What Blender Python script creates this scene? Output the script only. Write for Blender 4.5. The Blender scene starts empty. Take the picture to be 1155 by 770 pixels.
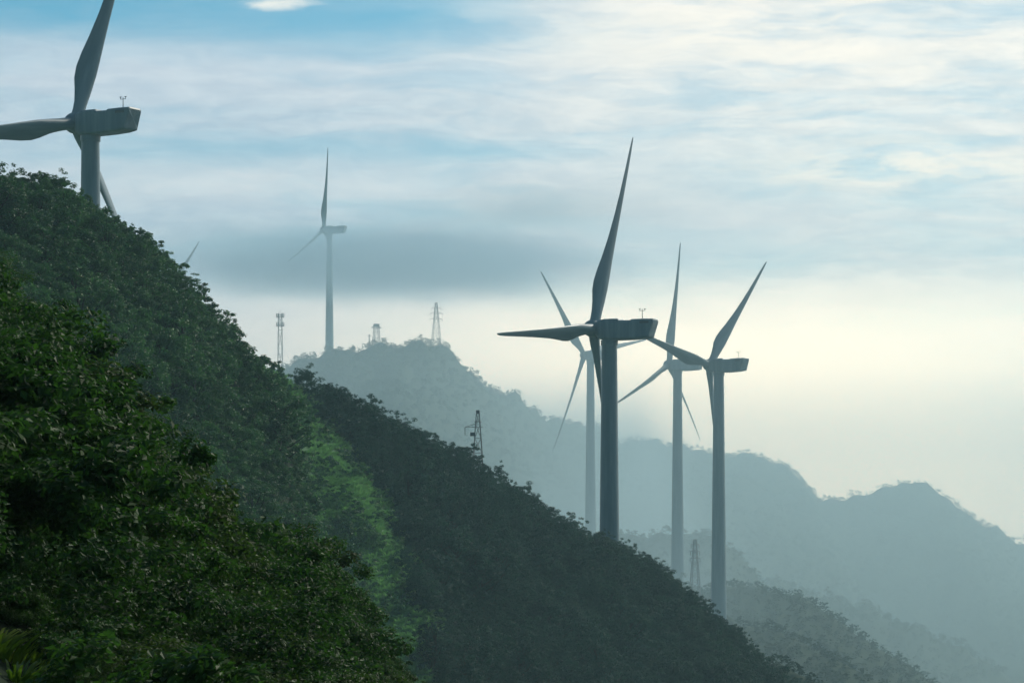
import bpy, bmesh, math, random
import numpy as np
from mathutils import Vector, Matrix, Euler

R = math.radians
rng = np.random.default_rng(11)
random.seed(11)
scene = bpy.context.scene
COL = scene.collection

# ------------------------------------------------------------------ camera
F = 3208.0           # focal length in photo pixels (photo 1155 x 770)
CX, HY = 577.5, 620  # horizon row
cam_d = bpy.data.cameras.new('camera')
cam = bpy.data.objects.new('camera', cam_d)
COL.objects.link(cam)
cam_d.sensor_width = 36.0
cam_d.lens = 36.0 * F / 1155.0      # a 100 mm telephoto view
cam_d.shift_y = (HY - 385.0) / 1155.0
cam_d.clip_start = 0.1
cam_d.clip_end = 20000
cam.location = (0, 0, 0)
cam.rotation_euler = (R(90), 0, 0)
scene.camera = cam

# ------------------------------------------------------------------ light
SUN_AZ, SUN_EL = 42.0, 36.0      # azimuth to the right of the view axis
SKY_STRENGTH, SUN_STRENGTH, SUN_ANGLE = 0.085, 2.2, 8.0
EXPOSURE = 0.28
HAZE_DENSITY = 0.00022

world = bpy.data.worlds.new('World')
scene.world = world
world.use_nodes = True
wt = world.node_tree
wt.nodes.clear()


class NT:
    """tiny expression helper for node trees"""
    def __init__(self, tree):
        self.t = tree

    def put(self, sock, v):
        if isinstance(v, bpy.types.NodeSocket):
            self.t.links.new(v, sock)
        elif v is not None:
            sock.default_value = v

    def m(self, op, a, b=None, c=None, clamp=False):
        n = self.t.nodes.new('ShaderNodeMath')
        n.operation = op
        n.use_clamp = clamp
        for i, v in enumerate((a, b, c)):
            self.put(n.inputs[i], v)
        return n.outputs[0]

    def mix(self, f, a, b, blend='MIX'):
        n = self.t.nodes.new('ShaderNodeMix')
        n.data_type = 'RGBA'
        n.blend_type = blend
        self.put(n.inputs[0], f)
        col = lambda v: (v[0], v[1], v[2], 1.0) if isinstance(v, tuple) else v
        self.put(n.inputs[6], col(a))
        self.put(n.inputs[7], col(b))
        return n.outputs[2]

    def noise(self, vec, scale, detail=4.0, rough=0.5, dist=0.0, typ='FBM'):
        n = self.t.nodes.new('ShaderNodeTexNoise')
        self.put(n.inputs['Vector'], vec)
        n.inputs['Scale'].default_value = scale
        n.inputs['Detail'].default_value = detail
        n.inputs['Roughness'].default_value = rough
        n.inputs['Distortion'].default_value = dist
        return n.outputs['Fac']

    def xyz(self, x, y, z):
        n = self.t.nodes.new('ShaderNodeCombineXYZ')
        for i, v in enumerate((x, y, z)):
            self.put(n.inputs[i], v)
        return n.outputs[0]

    def step(self, v, a, b):
        """smoothstep of v from a (0) to b (1)"""
        n = self.t.nodes.new('ShaderNodeMapRange')
        n.interpolation_type = 'SMOOTHSTEP'
        self.put(n.inputs['Value'], v)
        n.inputs['From Min'].default_value = min(a, b)
        n.inputs['From Max'].default_value = max(a, b)
        n.inputs['To Min'].default_value = 0.0 if a < b else 1.0
        n.inputs['To Max'].default_value = 1.0 if a < b else 0.0
        return n.outputs[0]


def build_sky():
    w = NT(wt)
    N = wt.nodes
    sky = N.new('ShaderNodeTexSky')
    sky.sky_type = 'NISHITA'
    sky.sun_disc = False
    sky.sun_elevation = R(SUN_EL)
    sky.sun_rotation = R(SUN_AZ)
    sky.altitude = 600
    sky.air_density = 1.0
    sky.dust_density = 1.0
    sky.ozone_density = 2.0
    tc = N.new('ShaderNodeTexCoord')
    sep = N.new('ShaderNodeSeparateXYZ')
    wt.links.new(tc.outputs['Generated'], sep.inputs[0])
    x, y, z = sep.outputs
    az = w.m('ARCTAN2', x, y)
    el = w.m('ARCSINE', z)
    # angles times F: degrees of arc in the unit the photo was measured in
    U = w.m('MULTIPLY', az, F)
    V = w.m('MULTIPLY', el, F)
    # warp so that nothing is a clean ellipse
    base = w.xyz(w.m('DIVIDE', U, 260.0), w.m('DIVIDE', V, 60.0), 0.0)
    wa = w.m('SUBTRACT', w.noise(base, 1.0, 4.0, 0.55), 0.5)
    base2 = w.xyz(w.m('DIVIDE', U, 200.0), w.m('DIVIDE', V, 70.0), 7.3)
    wb = w.m('SUBTRACT', w.noise(base2, 1.0, 5.0, 0.6), 0.5)
    Uw = w.m('ADD', U, w.m('MULTIPLY', wb, 140.0))
    Vw = w.m('ADD', V, w.m('MULTIPLY', wa, 48.0))
    Vs = w.m('ADD', V, w.m('MULTIPLY', wa, 26.0))

    def blob(px, py, rx, ry, soft=1.0, uu=Uw, vv=Vw):
        du = w.m('DIVIDE', w.m('SUBTRACT', uu, px - CX), rx)
        dv = w.m('DIVIDE', w.m('SUBTRACT', vv, HY - py), ry)
        d2 = w.m('ADD', w.m('MULTIPLY', du, du), w.m('MULTIPLY', dv, dv))
        return w.m('EXPONENT', w.m('MULTIPLY', d2, -soft))

    k = 1.0 / SKY_STRENGTH
    C = lambda r, g, b: (r * k, g * k, b * k)
    # clear air between the clouds
    clear = w.mix(1.0, sky.outputs[0], (0.36, 0.86, 0.92), 'MULTIPLY')
    # fine streaky structure
    wisp_v = w.xyz(w.m('DIVIDE', Uw, 330.0), w.m('DIVIDE', Vw, 44.0), 2.1)
    wisp = w.noise(wisp_v, 1.0, 7.0, 0.55, 0.0)
    fine_v = w.xyz(w.m('DIVIDE', Uw, 110.0), w.m('DIVIDE', Vw, 22.0), 5.7)
    fine = w.noise(fine_v, 1.0, 7.0, 0.62, 0.0)
    # stratus veil nearly everywhere
    veil = w.step(w.m('ADD', wisp, w.m('MULTIPLY', w.m('SUBTRACT', fine, 0.5), 0.35)), 0.28, 0.60)
    left_blue = w.step(Vs, HY - 92, HY - 22)                       # open sky along the top ...
    left_blue = w.m('MULTIPLY', w.m('MULTIPLY', left_blue, w.step(Uw, 140, -120)), w.m('MULTIPLY_ADD', fine, 0.9, 0.42, True))     # ... on the left half
    blue2 = w.m('MULTIPLY', blob(330, 174, 330, 15, 1.0, Uw, Vs), 0.35)
    blue3 = w.m('MULTIPLY', blob(860, 205, 130, 30), 0.25)
    blue4 = w.m('MULTIPLY', blob(560, 40, 140, 24), 0.35)
    gap = w.m('MAXIMUM', w.m('MAXIMUM', left_blue, blue2), w.m('MAXIMUM', blue3, blue4))
    veil = w.m('MULTIPLY', w.m('ADD', w.m('MULTIPLY', veil, 0.36), 0.62), w.m('SUBTRACT', 1.0, gap))
    right = w.step(U, -350, 420)
    veil_col = w.mix(right, C(0.50, 0.575, 0.66), C(0.78, 0.78, 0.77))
    tex_v = w.xyz(w.m('DIVIDE', Uw, 75.0), w.m('DIVIDE', Vw, 17.0), 9.1)
    tex = w.noise(tex_v, 1.0, 8.0, 0.68, 0.0)
    veil_col = w.mix(w.step(tex, 0.36, 0.66), w.mix(1.0, veil_col, (0.86, 0.90, 0.93), 'MULTIPLY'), w.mix(1.0, veil_col, (1.12, 1.09, 1.05), 'MULTIPLY'))
    col = w.mix(veil, clear, veil_col)
    # pale cloud bands on the left
    b1 = w.m('MULTIPLY', w.m('MULTIPLY', blob(250, 84, 420, 34), w.m('SUBTRACT', 1.0, left_blue)), w.m('MULTIPLY_ADD', fine, 0.9, 0.15, True))
    col = w.mix(w.m('MULTIPLY', b1, 0.55), col, C(0.68, 0.71, 0.76))
    b2 = w.m('MULTIPLY', blob(290, 212, 330, 20, 1.0, Uw, Vs), w.m('MULTIPLY_ADD', fine, 0.9, 0.2, True))
    col = w.mix(w.m('MULTIPLY', b2, 0.7), col, C(0.86, 0.82, 0.80))
    # bright sunlit streaks, upper right
    s1 = w.m('MULTIPLY', blob(900, 40, 330, 95), w.step(w.m('ADD', w.m('MULTIPLY', wisp, 0.6), w.m('MULTIPLY', fine, 0.4)), 0.38, 0.62))
    col = w.mix(w.m('MULTIPLY', s1, 0.75), col, C(1.06, 0.96, 0.82))
    s2 = w.m('MULTIPLY', blob(1010, 200, 190, 26), w.step(fine, 0.36, 0.6))
    col = w.mix(w.m('MULTIPLY', s2, 0.85), col, C(1.04, 0.94, 0.80))
    s3 = blob(318, 14, 52, 9, 1.0, w.m('ADD', U, w.m('MULTIPLY', wb, 30.0)), w.m('ADD', V, w.m('MULTIPLY', wa, 14.0)))
    s3 = w.m('ADD', s3, w.m('MULTIPLY', w.m('SUBTRACT', tex, 0.5), 1.3))
    col = w.mix(w.step(s3, 0.30, 0.95), col, C(0.80, 0.80, 0.76))
    # grey middle band to the right of the dark bank
    g1 = blob(790, 255, 230, 40)
    col = w.mix(w.m('MULTIPLY', g1, 0.45), col, C(0.68, 0.68, 0.70))
    # warm horizon glow
    glow = w.step(Vs, 335, 190)
    glow_col = w.mix(w.step(U, -420, 250), C(1.36, 1.10, 0.94), C(3.00, 2.28, 1.50))
    col = w.mix(w.m('MULTIPLY', glow, 0.9), col, glow_col)
    cool = w.m('MULTIPLY', w.step(Uw, 430, 640), w.step(V, 420, 250))
    col = w.mix(w.m('MULTIPLY', cool, 0.3), col, C(1.0, 0.96, 0.92))
    g2 = w.m('MULTIPLY', blob(1085, 440, 150, 90), w.m('MULTIPLY_ADD', tex, 1.4, -0.2, True))
    col = w.mix(w.m('MULTIPLY', g2, 0.3), col, C(0.95, 0.98, 1.0))
    # dark shaded stratus bank on the left
    d1 = blob(440, 300, 300, 40, 1.2, Uw, w.m('ADD', V, w.m('MULTIPLY', wa, 45.0)))
    d1 = w.m('MULTIPLY', w.step(d1, 0.15, 0.85), w.m('MULTIPLY_ADD', fine, 0.5, 0.6, True))
    col = w.mix(w.m('MULTIPLY', d1, 0.85), col, C(0.15, 0.21, 0.31))
    d2 = blob(600, 238, 130, 26)
    col = w.mix(w.m('MULTIPLY', d2, 0.5), col, C(0.26, 0.33, 0.38))
    # only the part of the sky towards the sun is lit like this: behind and overhead the sky is dimmed to darken the turbines
    front = w.step(w.m('ABSOLUTE', az), 2.0, 0.9)
    low = w.step(el, 1.0, 0.55)
    col = w.mix(w.m('MULTIPLY', front, low), w.mix(1.0, sky.outputs[0], (0.36, 0.50, 0.50), 'MULTIPLY'), col)
    bg = N.new('ShaderNodeBackground')
    bg.inputs['Strength'].default_value = SKY_STRENGTH
    wt.links.new(col, bg.inputs['Color'])
    out = N.new('ShaderNodeOutputWorld')
    wt.links.new(bg.outputs[0], out.inputs['Surface'])


build_sky()

sun_d = bpy.data.lights.new('sun', 'SUN')
sun = bpy.data.objects.new('sun', sun_d)
COL.objects.link(sun)
sun_d.energy = SUN_STRENGTH
sun_d.angle = R(SUN_ANGLE)
sun_d.color = (1.0, 0.93, 0.80)
sd = Vector((math.sin(R(SUN_AZ)) * math.cos(R(SUN_EL)), math.cos(R(SUN_AZ)) * math.cos(R(SUN_EL)), math.sin(R(SUN_EL))))
sun.rotation_euler = sd.to_track_quat('Z', 'Y').to_euler()

vs = scene.view_settings
vs.view_transform = 'Standard'
vs.look = 'None'
vs.exposure = EXPOSURE
vs.gamma = 1.0
vs.use_curve_mapping = False
cy = scene.cycles
cy.max_bounces = 6
cy.diffuse_bounces = 3
cy.glossy_bounces = 2
cy.transmission_bounces = 3
cy.transparent_max_bounces = 8
cy.volume_bounces = 1
cy.use_denoising = True
cy.volume_max_steps = 256


# ------------------------------------------------------------------ helpers
def tag(o, label=None, cat=None, group=None, kind=None):
    if label:
        o['label'] = label
    if cat:
        o['category'] = cat
    if group:
        o['group'] = group
    if kind:
        o['kind'] = kind
    return o


def empty(name, loc=(0, 0, 0), rz=0.0):
    o = bpy.data.objects.new(name, None)
    o.location = loc
    o.rotation_euler = (0, 0, rz)
    o.empty_display_size = 0.5
    COL.objects.link(o)
    return o


def link(name, me, parent=None):
    o = bpy.data.objects.new(name, me)
    COL.objects.link(o)
    if parent is not None:
        o.parent = parent
    return o


def mesh_np(name, verts, quads=None, tris=None, mat=None, smooth=False, attrs=None, fix=False):
    """mesh from arrays; attrs: {name: (domain, values)}"""
    verts = np.asarray(verts, dtype=np.float32)
    me = bpy.data.meshes.new(name)
    nq = 0 if quads is None else len(quads)
    nt = 0 if tris is None else len(tris)
    me.vertices.add(len(verts))
    me.vertices.foreach_set('co', verts.ravel())
    loops = []
    starts = []
    p = 0
    if nq:
        q = np.asarray(quads, dtype=np.int32)
        loops.append(q.ravel())
        starts.append(np.arange(nq, dtype=np.int32) * 4)
        p = nq * 4
    if nt:
        t = np.asarray(tris, dtype=np.int32)
        loops.append(t.ravel())
        starts.append(p + np.arange(nt, dtype=np.int32) * 3)
    loops = np.concatenate(loops)
    starts = np.concatenate(starts)
    me.loops.add(len(loops))
    me.loops.foreach_set('vertex_index', loops)
    me.polygons.add(nq + nt)
    me.polygons.foreach_set('loop_start', starts)
    me.polygons.foreach_set('use_smooth', np.full(nq + nt, smooth, dtype=bool))
    for k, (dom, val) in (attrs or {}).items():
        a = me.attributes.new(k, 'FLOAT', dom)
        a.data.foreach_set('value', np.asarray(val, dtype=np.float32).ravel())
    me.update(calc_edges=True)
    me.validate()
    if fix:
        bm = bmesh.new()
        bm.from_mesh(me)
        bmesh.ops.recalc_face_normals(bm, faces=bm.faces)
        bm.to_mesh(me)
        bm.free()
    if smooth and fix:
        me.set_sharp_from_angle(angle=R(30))
    if mat:
        me.materials.append(mat)
    return me


def new_mat(name):
    m = bpy.data.materials.new(name)
    m.use_nodes = True
    m.node_tree.nodes.clear()
    return m, NT(m.node_tree)


def out_surface(m, sock):
    o = m.node_tree.nodes.new('ShaderNodeOutputMaterial')
    m.node_tree.links.new(sock, o.inputs['Surface'])


def principled(t, color, rough, spec=0.5, metal=0.0):
    n = t.t.nodes.new('ShaderNodeBsdfPrincipled')
    t.put(n.inputs['Base Color'], color if not isinstance(color, tuple) else (*color, 1.0))
    t.put(n.inputs['Roughness'], rough)
    n.inputs['Specular IOR Level'].default_value = spec
    n.inputs['Metallic'].default_value = metal
    return n


def leaf_material(name, dark, light, trans=0.35, rough=0.5, spec=0.35, autumn=None):
    m, t = new_mat(name)
    at = m.node_tree.nodes.new('ShaderNodeAttribute')
    at.attribute_name = 'tone'
    oi = m.node_tree.nodes.new('ShaderNodeObjectInfo')
    f = t.m('ADD', t.m('MULTIPLY', at.outputs['Fac'], 0.55), t.m('MULTIPLY', t.m('POWER', oi.outputs['Random'], 1.6), 0.65), None, True)
    col = t.mix(f, dark, light)
    if autumn:
        col = t.mix(t.step(oi.outputs['Random'], 0.55, 1.0), col, t.mix(f, tuple(v * 0.7 for v in autumn), autumn))
    p = principled(t, col, rough, spec)
    tr = m.node_tree.nodes.new('ShaderNodeBsdfTranslucent')
    t.put(tr.inputs['Color'], t.mix(1.0, col, (1.0, 1.35, 0.6), 'MULTIPLY'))
    mx = m.node_tree.nodes.new('ShaderNodeMixShader')
    mx.inputs[0].default_value = trans
    m.node_tree.links.new(p.outputs[0], mx.inputs[1])
    m.node_tree.links.new(tr.outputs[0], mx.inputs[2])
    out_surface(m, mx.outputs[0])
    return m


def noise_material(name, c1, c2, scale=2.0, rough=0.6, spec=0.4, metal=0.0, stretch=(1, 1, 1), bump=0.0):
    m, t = new_mat(name)
    tc = m.node_tree.nodes.new('ShaderNodeTexCoord')
    mp = m.node_tree.nodes.new('ShaderNodeMapping')
    mp.inputs['Scale'].default_value = stretch
    m.node_tree.links.new(tc.outputs['Object'], mp.inputs['Vector'])
    f = t.noise(mp.outputs[0], scale, 6.0, 0.6)
    col = t.mix(t.step(f, 0.35, 0.65), c1, c2)
    p = principled(t, col, rough, spec, metal)
    if bump:
        b = m.node_tree.nodes.new('ShaderNodeBump')
        b.inputs['Strength'].default_value = bump
        m.node_tree.links.new(f, b.inputs['Height'])
        m.node_tree.links.new(b.outputs[0], p.inputs['Normal'])
    out_surface(m, p.outputs[0])
    return m


LEAF_NEAR = leaf_material('near_leaves', (0.011, 0.040, 0.015), (0.090, 0.185, 0.050), 0.34, 0.58, 0.18, (0.055, 0.085, 0.030))
LEAF_MID = leaf_material('slope_leaves', (0.018, 0.072, 0.034), (0.092, 0.220, 0.084), 0.25, 0.55, 0.25)
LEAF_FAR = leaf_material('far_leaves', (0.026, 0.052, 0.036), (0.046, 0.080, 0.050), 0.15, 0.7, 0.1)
GRASS = leaf_material('grass_blades', (0.135, 0.275, 0.140), (0.235, 0.400, 0.205), 0.40, 0.5, 0.25)
GRASS_NEAR = leaf_material('reed_blades', (0.080, 0.150, 0.025), (0.240, 0.310, 0.050), 0.40, 0.45, 0.3)
LEAF_RIDGE = leaf_material('ridge_leaves', (0.004, 0.034, 0.030), (0.021, 0.092, 0.066), 0.18, 0.6, 0.15)
BARK = noise_material('bark', (0.020, 0.018, 0.014), (0.050, 0.043, 0.035), 6.0, 0.85, 0.2, 0.0, (1, 1, 0.25), 0.4)
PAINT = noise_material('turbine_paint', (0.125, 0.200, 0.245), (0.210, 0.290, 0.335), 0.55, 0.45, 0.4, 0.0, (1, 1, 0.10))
PAINT_DARK = noise_material('nacelle_vents', (0.10, 0.11, 0.12), (0.14, 0.15, 0.16), 3.0, 0.6)
STEEL = noise_material('galvanised_steel', (0.16, 0.17, 0.18), (0.26, 0.27, 0.28), 5.0, 0.5, 0.5, 0.4)
ROCK = noise_material('pale_rock', (0.26, 0.25, 0.23), (0.46, 0.45, 0.42), 2.5, 0.85, 0.2, 0.0, (1, 1, 1), 0.5)

# ------------------------------------------------------------------ terrain
_k = np.random.default_rng(5)


def _waves(n, lo, hi):
    ang = _k.uniform(0, 2 * np.pi, n)
    wl = np.exp(_k.uniform(np.log(lo), np.log(hi), n))
    return np.stack([np.cos(ang) / wl, np.sin(ang) / wl], 1) * 2 * np.pi, _k.uniform(0, 2 * np.pi, n), wl


W_FAR, W_MID, W_NEAR = _waves(16, 45, 160), _waves(16, 12, 40), _waves(16, 3, 9)


def wnoise(x, y, W):
    k, ph, wl = W
    s = np.zeros_like(x)
    for i in range(len(ph)):
        s = s + np.sin(k[i, 0] * x + k[i, 1] * y + ph[i] + 1.3 * np.sin(k[(i + 5) % len(ph), 0] * 0.7 * x + k[(i + 3) % len(ph), 1] * 0.6 * y))
    return s / math.sqrt(len(ph)) * 1.0


def P(px, py, d, dz=0.0):
    """world point on the sight line of a measured landmark, at distance 2 d"""
    d = 2.0 * d
    return ((px - CX) / F * d, d, (HY - py) / F * d - dz)


RIDGES = {
    # name: (crest points, slope in front, slope behind, rounding)
    'near_spur': ([(-150, 236, 70), P(-60, 150, 140, 3.5), P(0, 195, 145, 2.8), P(60, 196, 147, 2.8), P(110, 222, 150, 2.8), P(190, 285, 155, 4), P(250, 345, 158, 4),
                   P(285, 390, 160, 4), P(330, 450, 160, 3), P(338, 530, 158, 3), P(360, 620, 155, 3), P(420, 770, 150, 3), P(520, 900, 145, 2)], 0.7, 1.2, 3),
    'wooded_ridge': ([(-62, 372, 16), P(200, 352, 195, 4), P(285, 388, 205, 3), P(320, 404, 209, 3), P(370, 434, 215, 3.3), P(430, 462, 220, 4), P(500, 502, 226, 4), P(560, 528, 230, 4),
                      P(620, 572, 236, 4), P(680, 603, 240, 4), P(750, 642, 244, 4), P(830, 708, 246, 4), P(890, 768, 248, 4), P(980, 860, 250, 4), P(1100, 1000, 252, 4)], 0.75, 0.85, 4),
    'grassy_rib': ([P(340, 440, 211, 4), P(400, 520, 200, 2.5), P(450, 610, 190, 2.5), P(490, 690, 182, 2.5), P(520, 770, 175, 2.5), P(600, 900, 165, 2.5)], 0.9, 0.35, 2),
    'turbine_ridge': ([(25, 1080, 5), (43, 1040, 2), (54.1, 926, -8), (58.4, 780, -16.2), (70, 740, -30)], 0.5, 0.5, 4),
    'tower_hill': ([(-190, 1320, 40), (-166, 1310, 53), (-140, 1330, 62), (-105, 1380, 80), (-88, 1380, 90), (-70, 1390, 86), (-40, 1400, 70)], 0.5, 0.5, 4),
    'misty_hill': ([P(600, 600, 545, 3), P(660, 592, 542, 3), P(700, 592, 540, 3), P(740, 589, 545, 3), P(790, 590, 550, 3), P(830, 612, 555, 3), P(850, 637, 560, 3), P(872, 690, 562, 3), P(900, 780, 565, 3)], 0.6, 0.6, 5),
    'low_hill': ([P(790, 652, 440, 3), P(815, 643, 440, 3), P(870, 650, 445, 3), P(920, 672, 440, 3), P(985, 715, 435, 3), P(1060, 765, 430, 3), P(1150, 835, 425, 3)], 0.55, 0.5, 5),
    'low_hill_front': ([P(800, 705, 385, 3), P(830, 690, 385, 3), P(860, 690, 385, 3), P(920, 718, 383, 3), P(1000, 765, 378, 3), P(1060, 810, 375, 3)], 0.6, 0.5, 4),
    'low_knoll': ([P(860, 740, 312, 2.5), P(880, 735, 310, 2.5), P(905, 743, 308, 2.5), P(945, 778, 305, 2.5), P(1000, 830, 300, 2.5)], 0.7, 0.6, 3),
    'long_spur': ([P(850, 640, 650, 3), P(880, 648, 650, 3), P(960, 668, 650, 3), P(1010, 690, 645, 3), P(1100, 730, 640, 3), P(1155, 762, 640, 3), P(1250, 820, 640, 3)], 0.5, 0.5, 6),
    'far_ridge': ([(-230, 1180, 20), P(250, 440, 620, 2), P(340, 400, 640, 2), P(400, 388, 645, 2), P(440, 385, 650, 2), P(465, 377, 655, 2), P(490, 383, 665, 2), P(530, 409, 690, 2),
                   P(560, 433, 720, 2), P(610, 467, 780, 2), P(700, 491, 850, 2), P(770, 502, 900, 2), P(840, 508, 930, 2), P(890, 521, 940, 2),
                   P(915, 549, 945, 2), P(926, 566, 945, 2), P(960, 640, 945, 2), P(1000, 740, 945, 2)], 0.45, 0.22, 5),
    'far_peak': ([P(780, 668, 900, 2), P(870, 590, 905, 2), P(920, 564, 910, 2), P(1000, 550, 915, 2), P(1016, 544, 915, 2), P(1030, 542, 915, 2), P(1045, 545, 914, 2),
                  P(1080, 566, 910, 2), P(1155, 612, 905, 2), P(1250, 665, 900, 2), P(1400, 720, 890, 2), (700, 1750, -60)], 0.5, 0.6, 6),
}
BASE_Z = -62.0


def crest_hill(x, y, pts, front, back, rnd):
    """a ridge whose crest runs through pts (by x); it falls off towards the viewer by front and away by back"""
    pts = np.asarray(pts, float)
    xs, ys, zs = pts[:, 0], pts[:, 1], pts[:, 2]
    z = np.interp(x, xs, zs) - 1.0 * np.maximum(xs[0] - x, 0) - 1.0 * np.maximum(x - xs[-1], 0)
    dy = y - np.interp(x, xs, ys)
    d = 0.5 * (np.sqrt(dy * dy + rnd * rnd) - rnd)
    return z - np.where(dy < 0, front, back) * d


def smax(a, b, k):
    h = np.clip(0.5 + 0.5 * (a - b) / k, 0, 1)
    return b * (1 - h) + a * h + k * h * (1 - h)


def own_slope(x, y):
    return np.clip(-2.95 - 0.65 * x + 0.02325 * y - 0.000875 * np.maximum(y, 0) ** 2, -60, 42)


def height(x, y):
    x = np.asarray(x, float)
    y = np.asarray(y, float)
    r = np.hypot(x, y)
    z = np.full(x.shape, BASE_Z) + 3.0 * wnoise(x, y, W_FAR)
    z = smax(z, own_slope(x, y), 2.0)
    for hill in RIDGES.values():
        z = smax(z, crest_hill(x, y, *hill), 2.0)
    amp = np.clip((r - 40) / 300, 0, 1)
    far = np.clip((r - 600) / 600, 0, 1)
    z = z + amp * (0.45 * wnoise(x, y, W_MID) * (1 + 1.6 * far) + 1.6 * far * wnoise(x, y, W_FAR) + 1.8 * far * wnoise(x * 0.8, y * 0.22, W_MID)) + 0.10 * np.clip(r / 15, 0, 1) * wnoise(x, y, W_NEAR)
    return z


def h1(x, y):
    return float(height(np.array([x]), np.array([y]))[0])


def hit(px, py, d0=8.0, d1=3200.0, n=1600):
    """where the sight line of a photo point meets the ground"""
    d = np.exp(np.linspace(math.log(d0), math.log(d1), n))
    x = (px - CX) / F * d
    z = (HY - py) / F * d
    below = height(x, d) > z
    i = int(np.argmax(below))
    return (float(x[i]), float(d[i]), float(z[i])) if below.any() else None


def in_grass(x, y):
    """how grassy (bare of trees) the steep gully is, 0..1"""
    px = CX + F * x / np.maximum(y, 1)
    z = height(x, y)
    py = HY - F * z / np.maximum(y, 1)
    right = np.interp(py, [395, 440, 480, 520, 560, 610, 650, 690, 730, 790], [302, 345, 376, 406, 430, 458, 468, 478, 492, 520])
    g = np.clip((right + 7 * np.sin(py * 0.09) + 10 * wnoise(x, y, W_MID) + 6 * wnoise(x, y, W_NEAR) - px) / 16, 0, 1) * np.clip((y - 326) / 8, 0, 1) * np.clip((476 - y) / 12, 0, 1) * np.clip((py - 392) / 14, 0, 1)
    crest = np.interp(px, [285, 370, 430, 500, 560], [384, 432, 458, 500, 524])
    g = g * np.clip((py - crest - 20) / 12, 0, 1)
    return g


def build_terrain():
    core = np.linspace(-11.8, 11.8, 420)
    out = np.concatenate([np.linspace(11.8, 60, 40)[1:], np.linspace(60, 300, 60)[1:], np.linspace(300, 348.2, 40)[1:-1]])
    ang = np.radians(np.concatenate([core, out]))
    rad = np.exp(np.linspace(math.log(1.2), math.log(3300), 520))
    A, Rr = np.meshgrid(ang, rad)
    X, Y = np.sin(A) * Rr, np.cos(A) * Rr
    Z = height(X, Y)
    n_r, n_a = X.shape
    verts = np.stack([X, Y, Z], -1).reshape(-1, 3)
    i, j = np.meshgrid(np.arange(n_r - 1), np.arange(n_a), indexing='ij')
    jn = (j + 1) % n_a
    quads = np.stack([i * n_a + j, i * n_a + jn, (i + 1) * n_a + jn, (i + 1) * n_a + j], -1).reshape(-1, 4)
    quads = quads[:, ::-1]
    c = len(verts)
    verts = np.vstack([verts, [[0, 0, h1(0.0, 0.0)]]])
    tris = np.stack([np.full(n_a, c), (np.arange(n_a) + 1) % n_a, np.arange(n_a)], -1)
    g = np.concatenate([in_grass(X.ravel(), Y.ravel()), [0]])
    m, t = new_mat('hill_ground')
    at = m.node_tree.nodes.new('ShaderNodeAttribute')
    at.attribute_name = 'grassy'
    geo = m.node_tree.nodes.new('ShaderNodeNewGeometry')
    n1 = t.noise(geo.outputs['Position'], 0.35, 8.0, 0.62)
    n2 = t.noise(geo.outputs['Position'], 0.05, 6.0, 0.6)
    soil = t.mix(t.step(n1, 0.35, 0.65), (0.012, 0.026, 0.013), (0.026, 0.048, 0.022))
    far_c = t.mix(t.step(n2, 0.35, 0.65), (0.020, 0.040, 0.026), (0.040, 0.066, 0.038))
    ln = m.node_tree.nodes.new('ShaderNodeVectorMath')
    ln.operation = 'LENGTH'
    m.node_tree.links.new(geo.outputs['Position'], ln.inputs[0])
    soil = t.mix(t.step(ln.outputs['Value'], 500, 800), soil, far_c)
    gr = t.mix(t.step(n1, 0.32, 0.68), (0.072, 0.155, 0.080), (0.130, 0.240, 0.122))
    gr = t.mix(t.m('MULTIPLY', t.step(n2, 0.52, 0.62), 0.6), gr, (0.06, 0.075, 0.04))
    col = t.mix(at.outputs['Fac'], soil, gr)
    p = principled(t, col, 0.9, 0.1)
    b = m.node_tree.nodes.new('ShaderNodeBump')
    b.inputs['Strength'].default_value = 0.5
    b.inputs['Distance'].default_value = 0.6
    m.node_tree.links.new(n1, b.inputs['Height'])
    m.node_tree.links.new(b.outputs[0], p.inputs['Normal'])
    out_surface(m, p.outputs[0])
    me = mesh_np('terrain', verts, quads, tris, m, True, {'grassy': ('POINT', g)})
    o = link('terrain', me)
    tag(o, 'steep green mountain slopes falling from left to right into misty valley', 'mountainside', None, 'structure')
    return o


build_terrain()


# ------------------------------------------------------------------ haze and mist
def volume_mat(name, color, density, g=0.0, hetero=None):
    m, t = new_mat(name)
    v = m.node_tree.nodes.new('ShaderNodeVolumePrincipled')
    v.inputs['Color'].default_value = (*color, 1)
    v.inputs['Density'].default_value = density
    v.inputs['Anisotropy'].default_value = g
    o = m.node_tree.nodes.new('ShaderNodeOutputMaterial')
    m.node_tree.links.new(v.outputs[0], o.inputs['Volume'])
    return m, t, v


def box_mesh(name, x0, x1, y0, y1, z0, z1, mat):
    v = [(x, y, z) for x in (x0, x1) for y in (y0, y1) for z in (z0, z1)]
    q = [(0, 1, 3, 2), (4, 6, 7, 5), (0, 4, 5, 1), (2, 3, 7, 6), (0, 2, 6, 4), (1, 5, 7, 3)]
    return mesh_np(name, v, q, None, mat, fix=True)


hm, _, _ = volume_mat('haze_air', (0.54, 0.90, 1.0), HAZE_DENSITY, 0.35)
tag(link('haze', box_mesh('haze', -3350, 3350, -3350, 3350, -90, 235, hm)), 'pale blue haze filling the air between the mountain ridges', 'haze', None, 'stuff')


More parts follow.
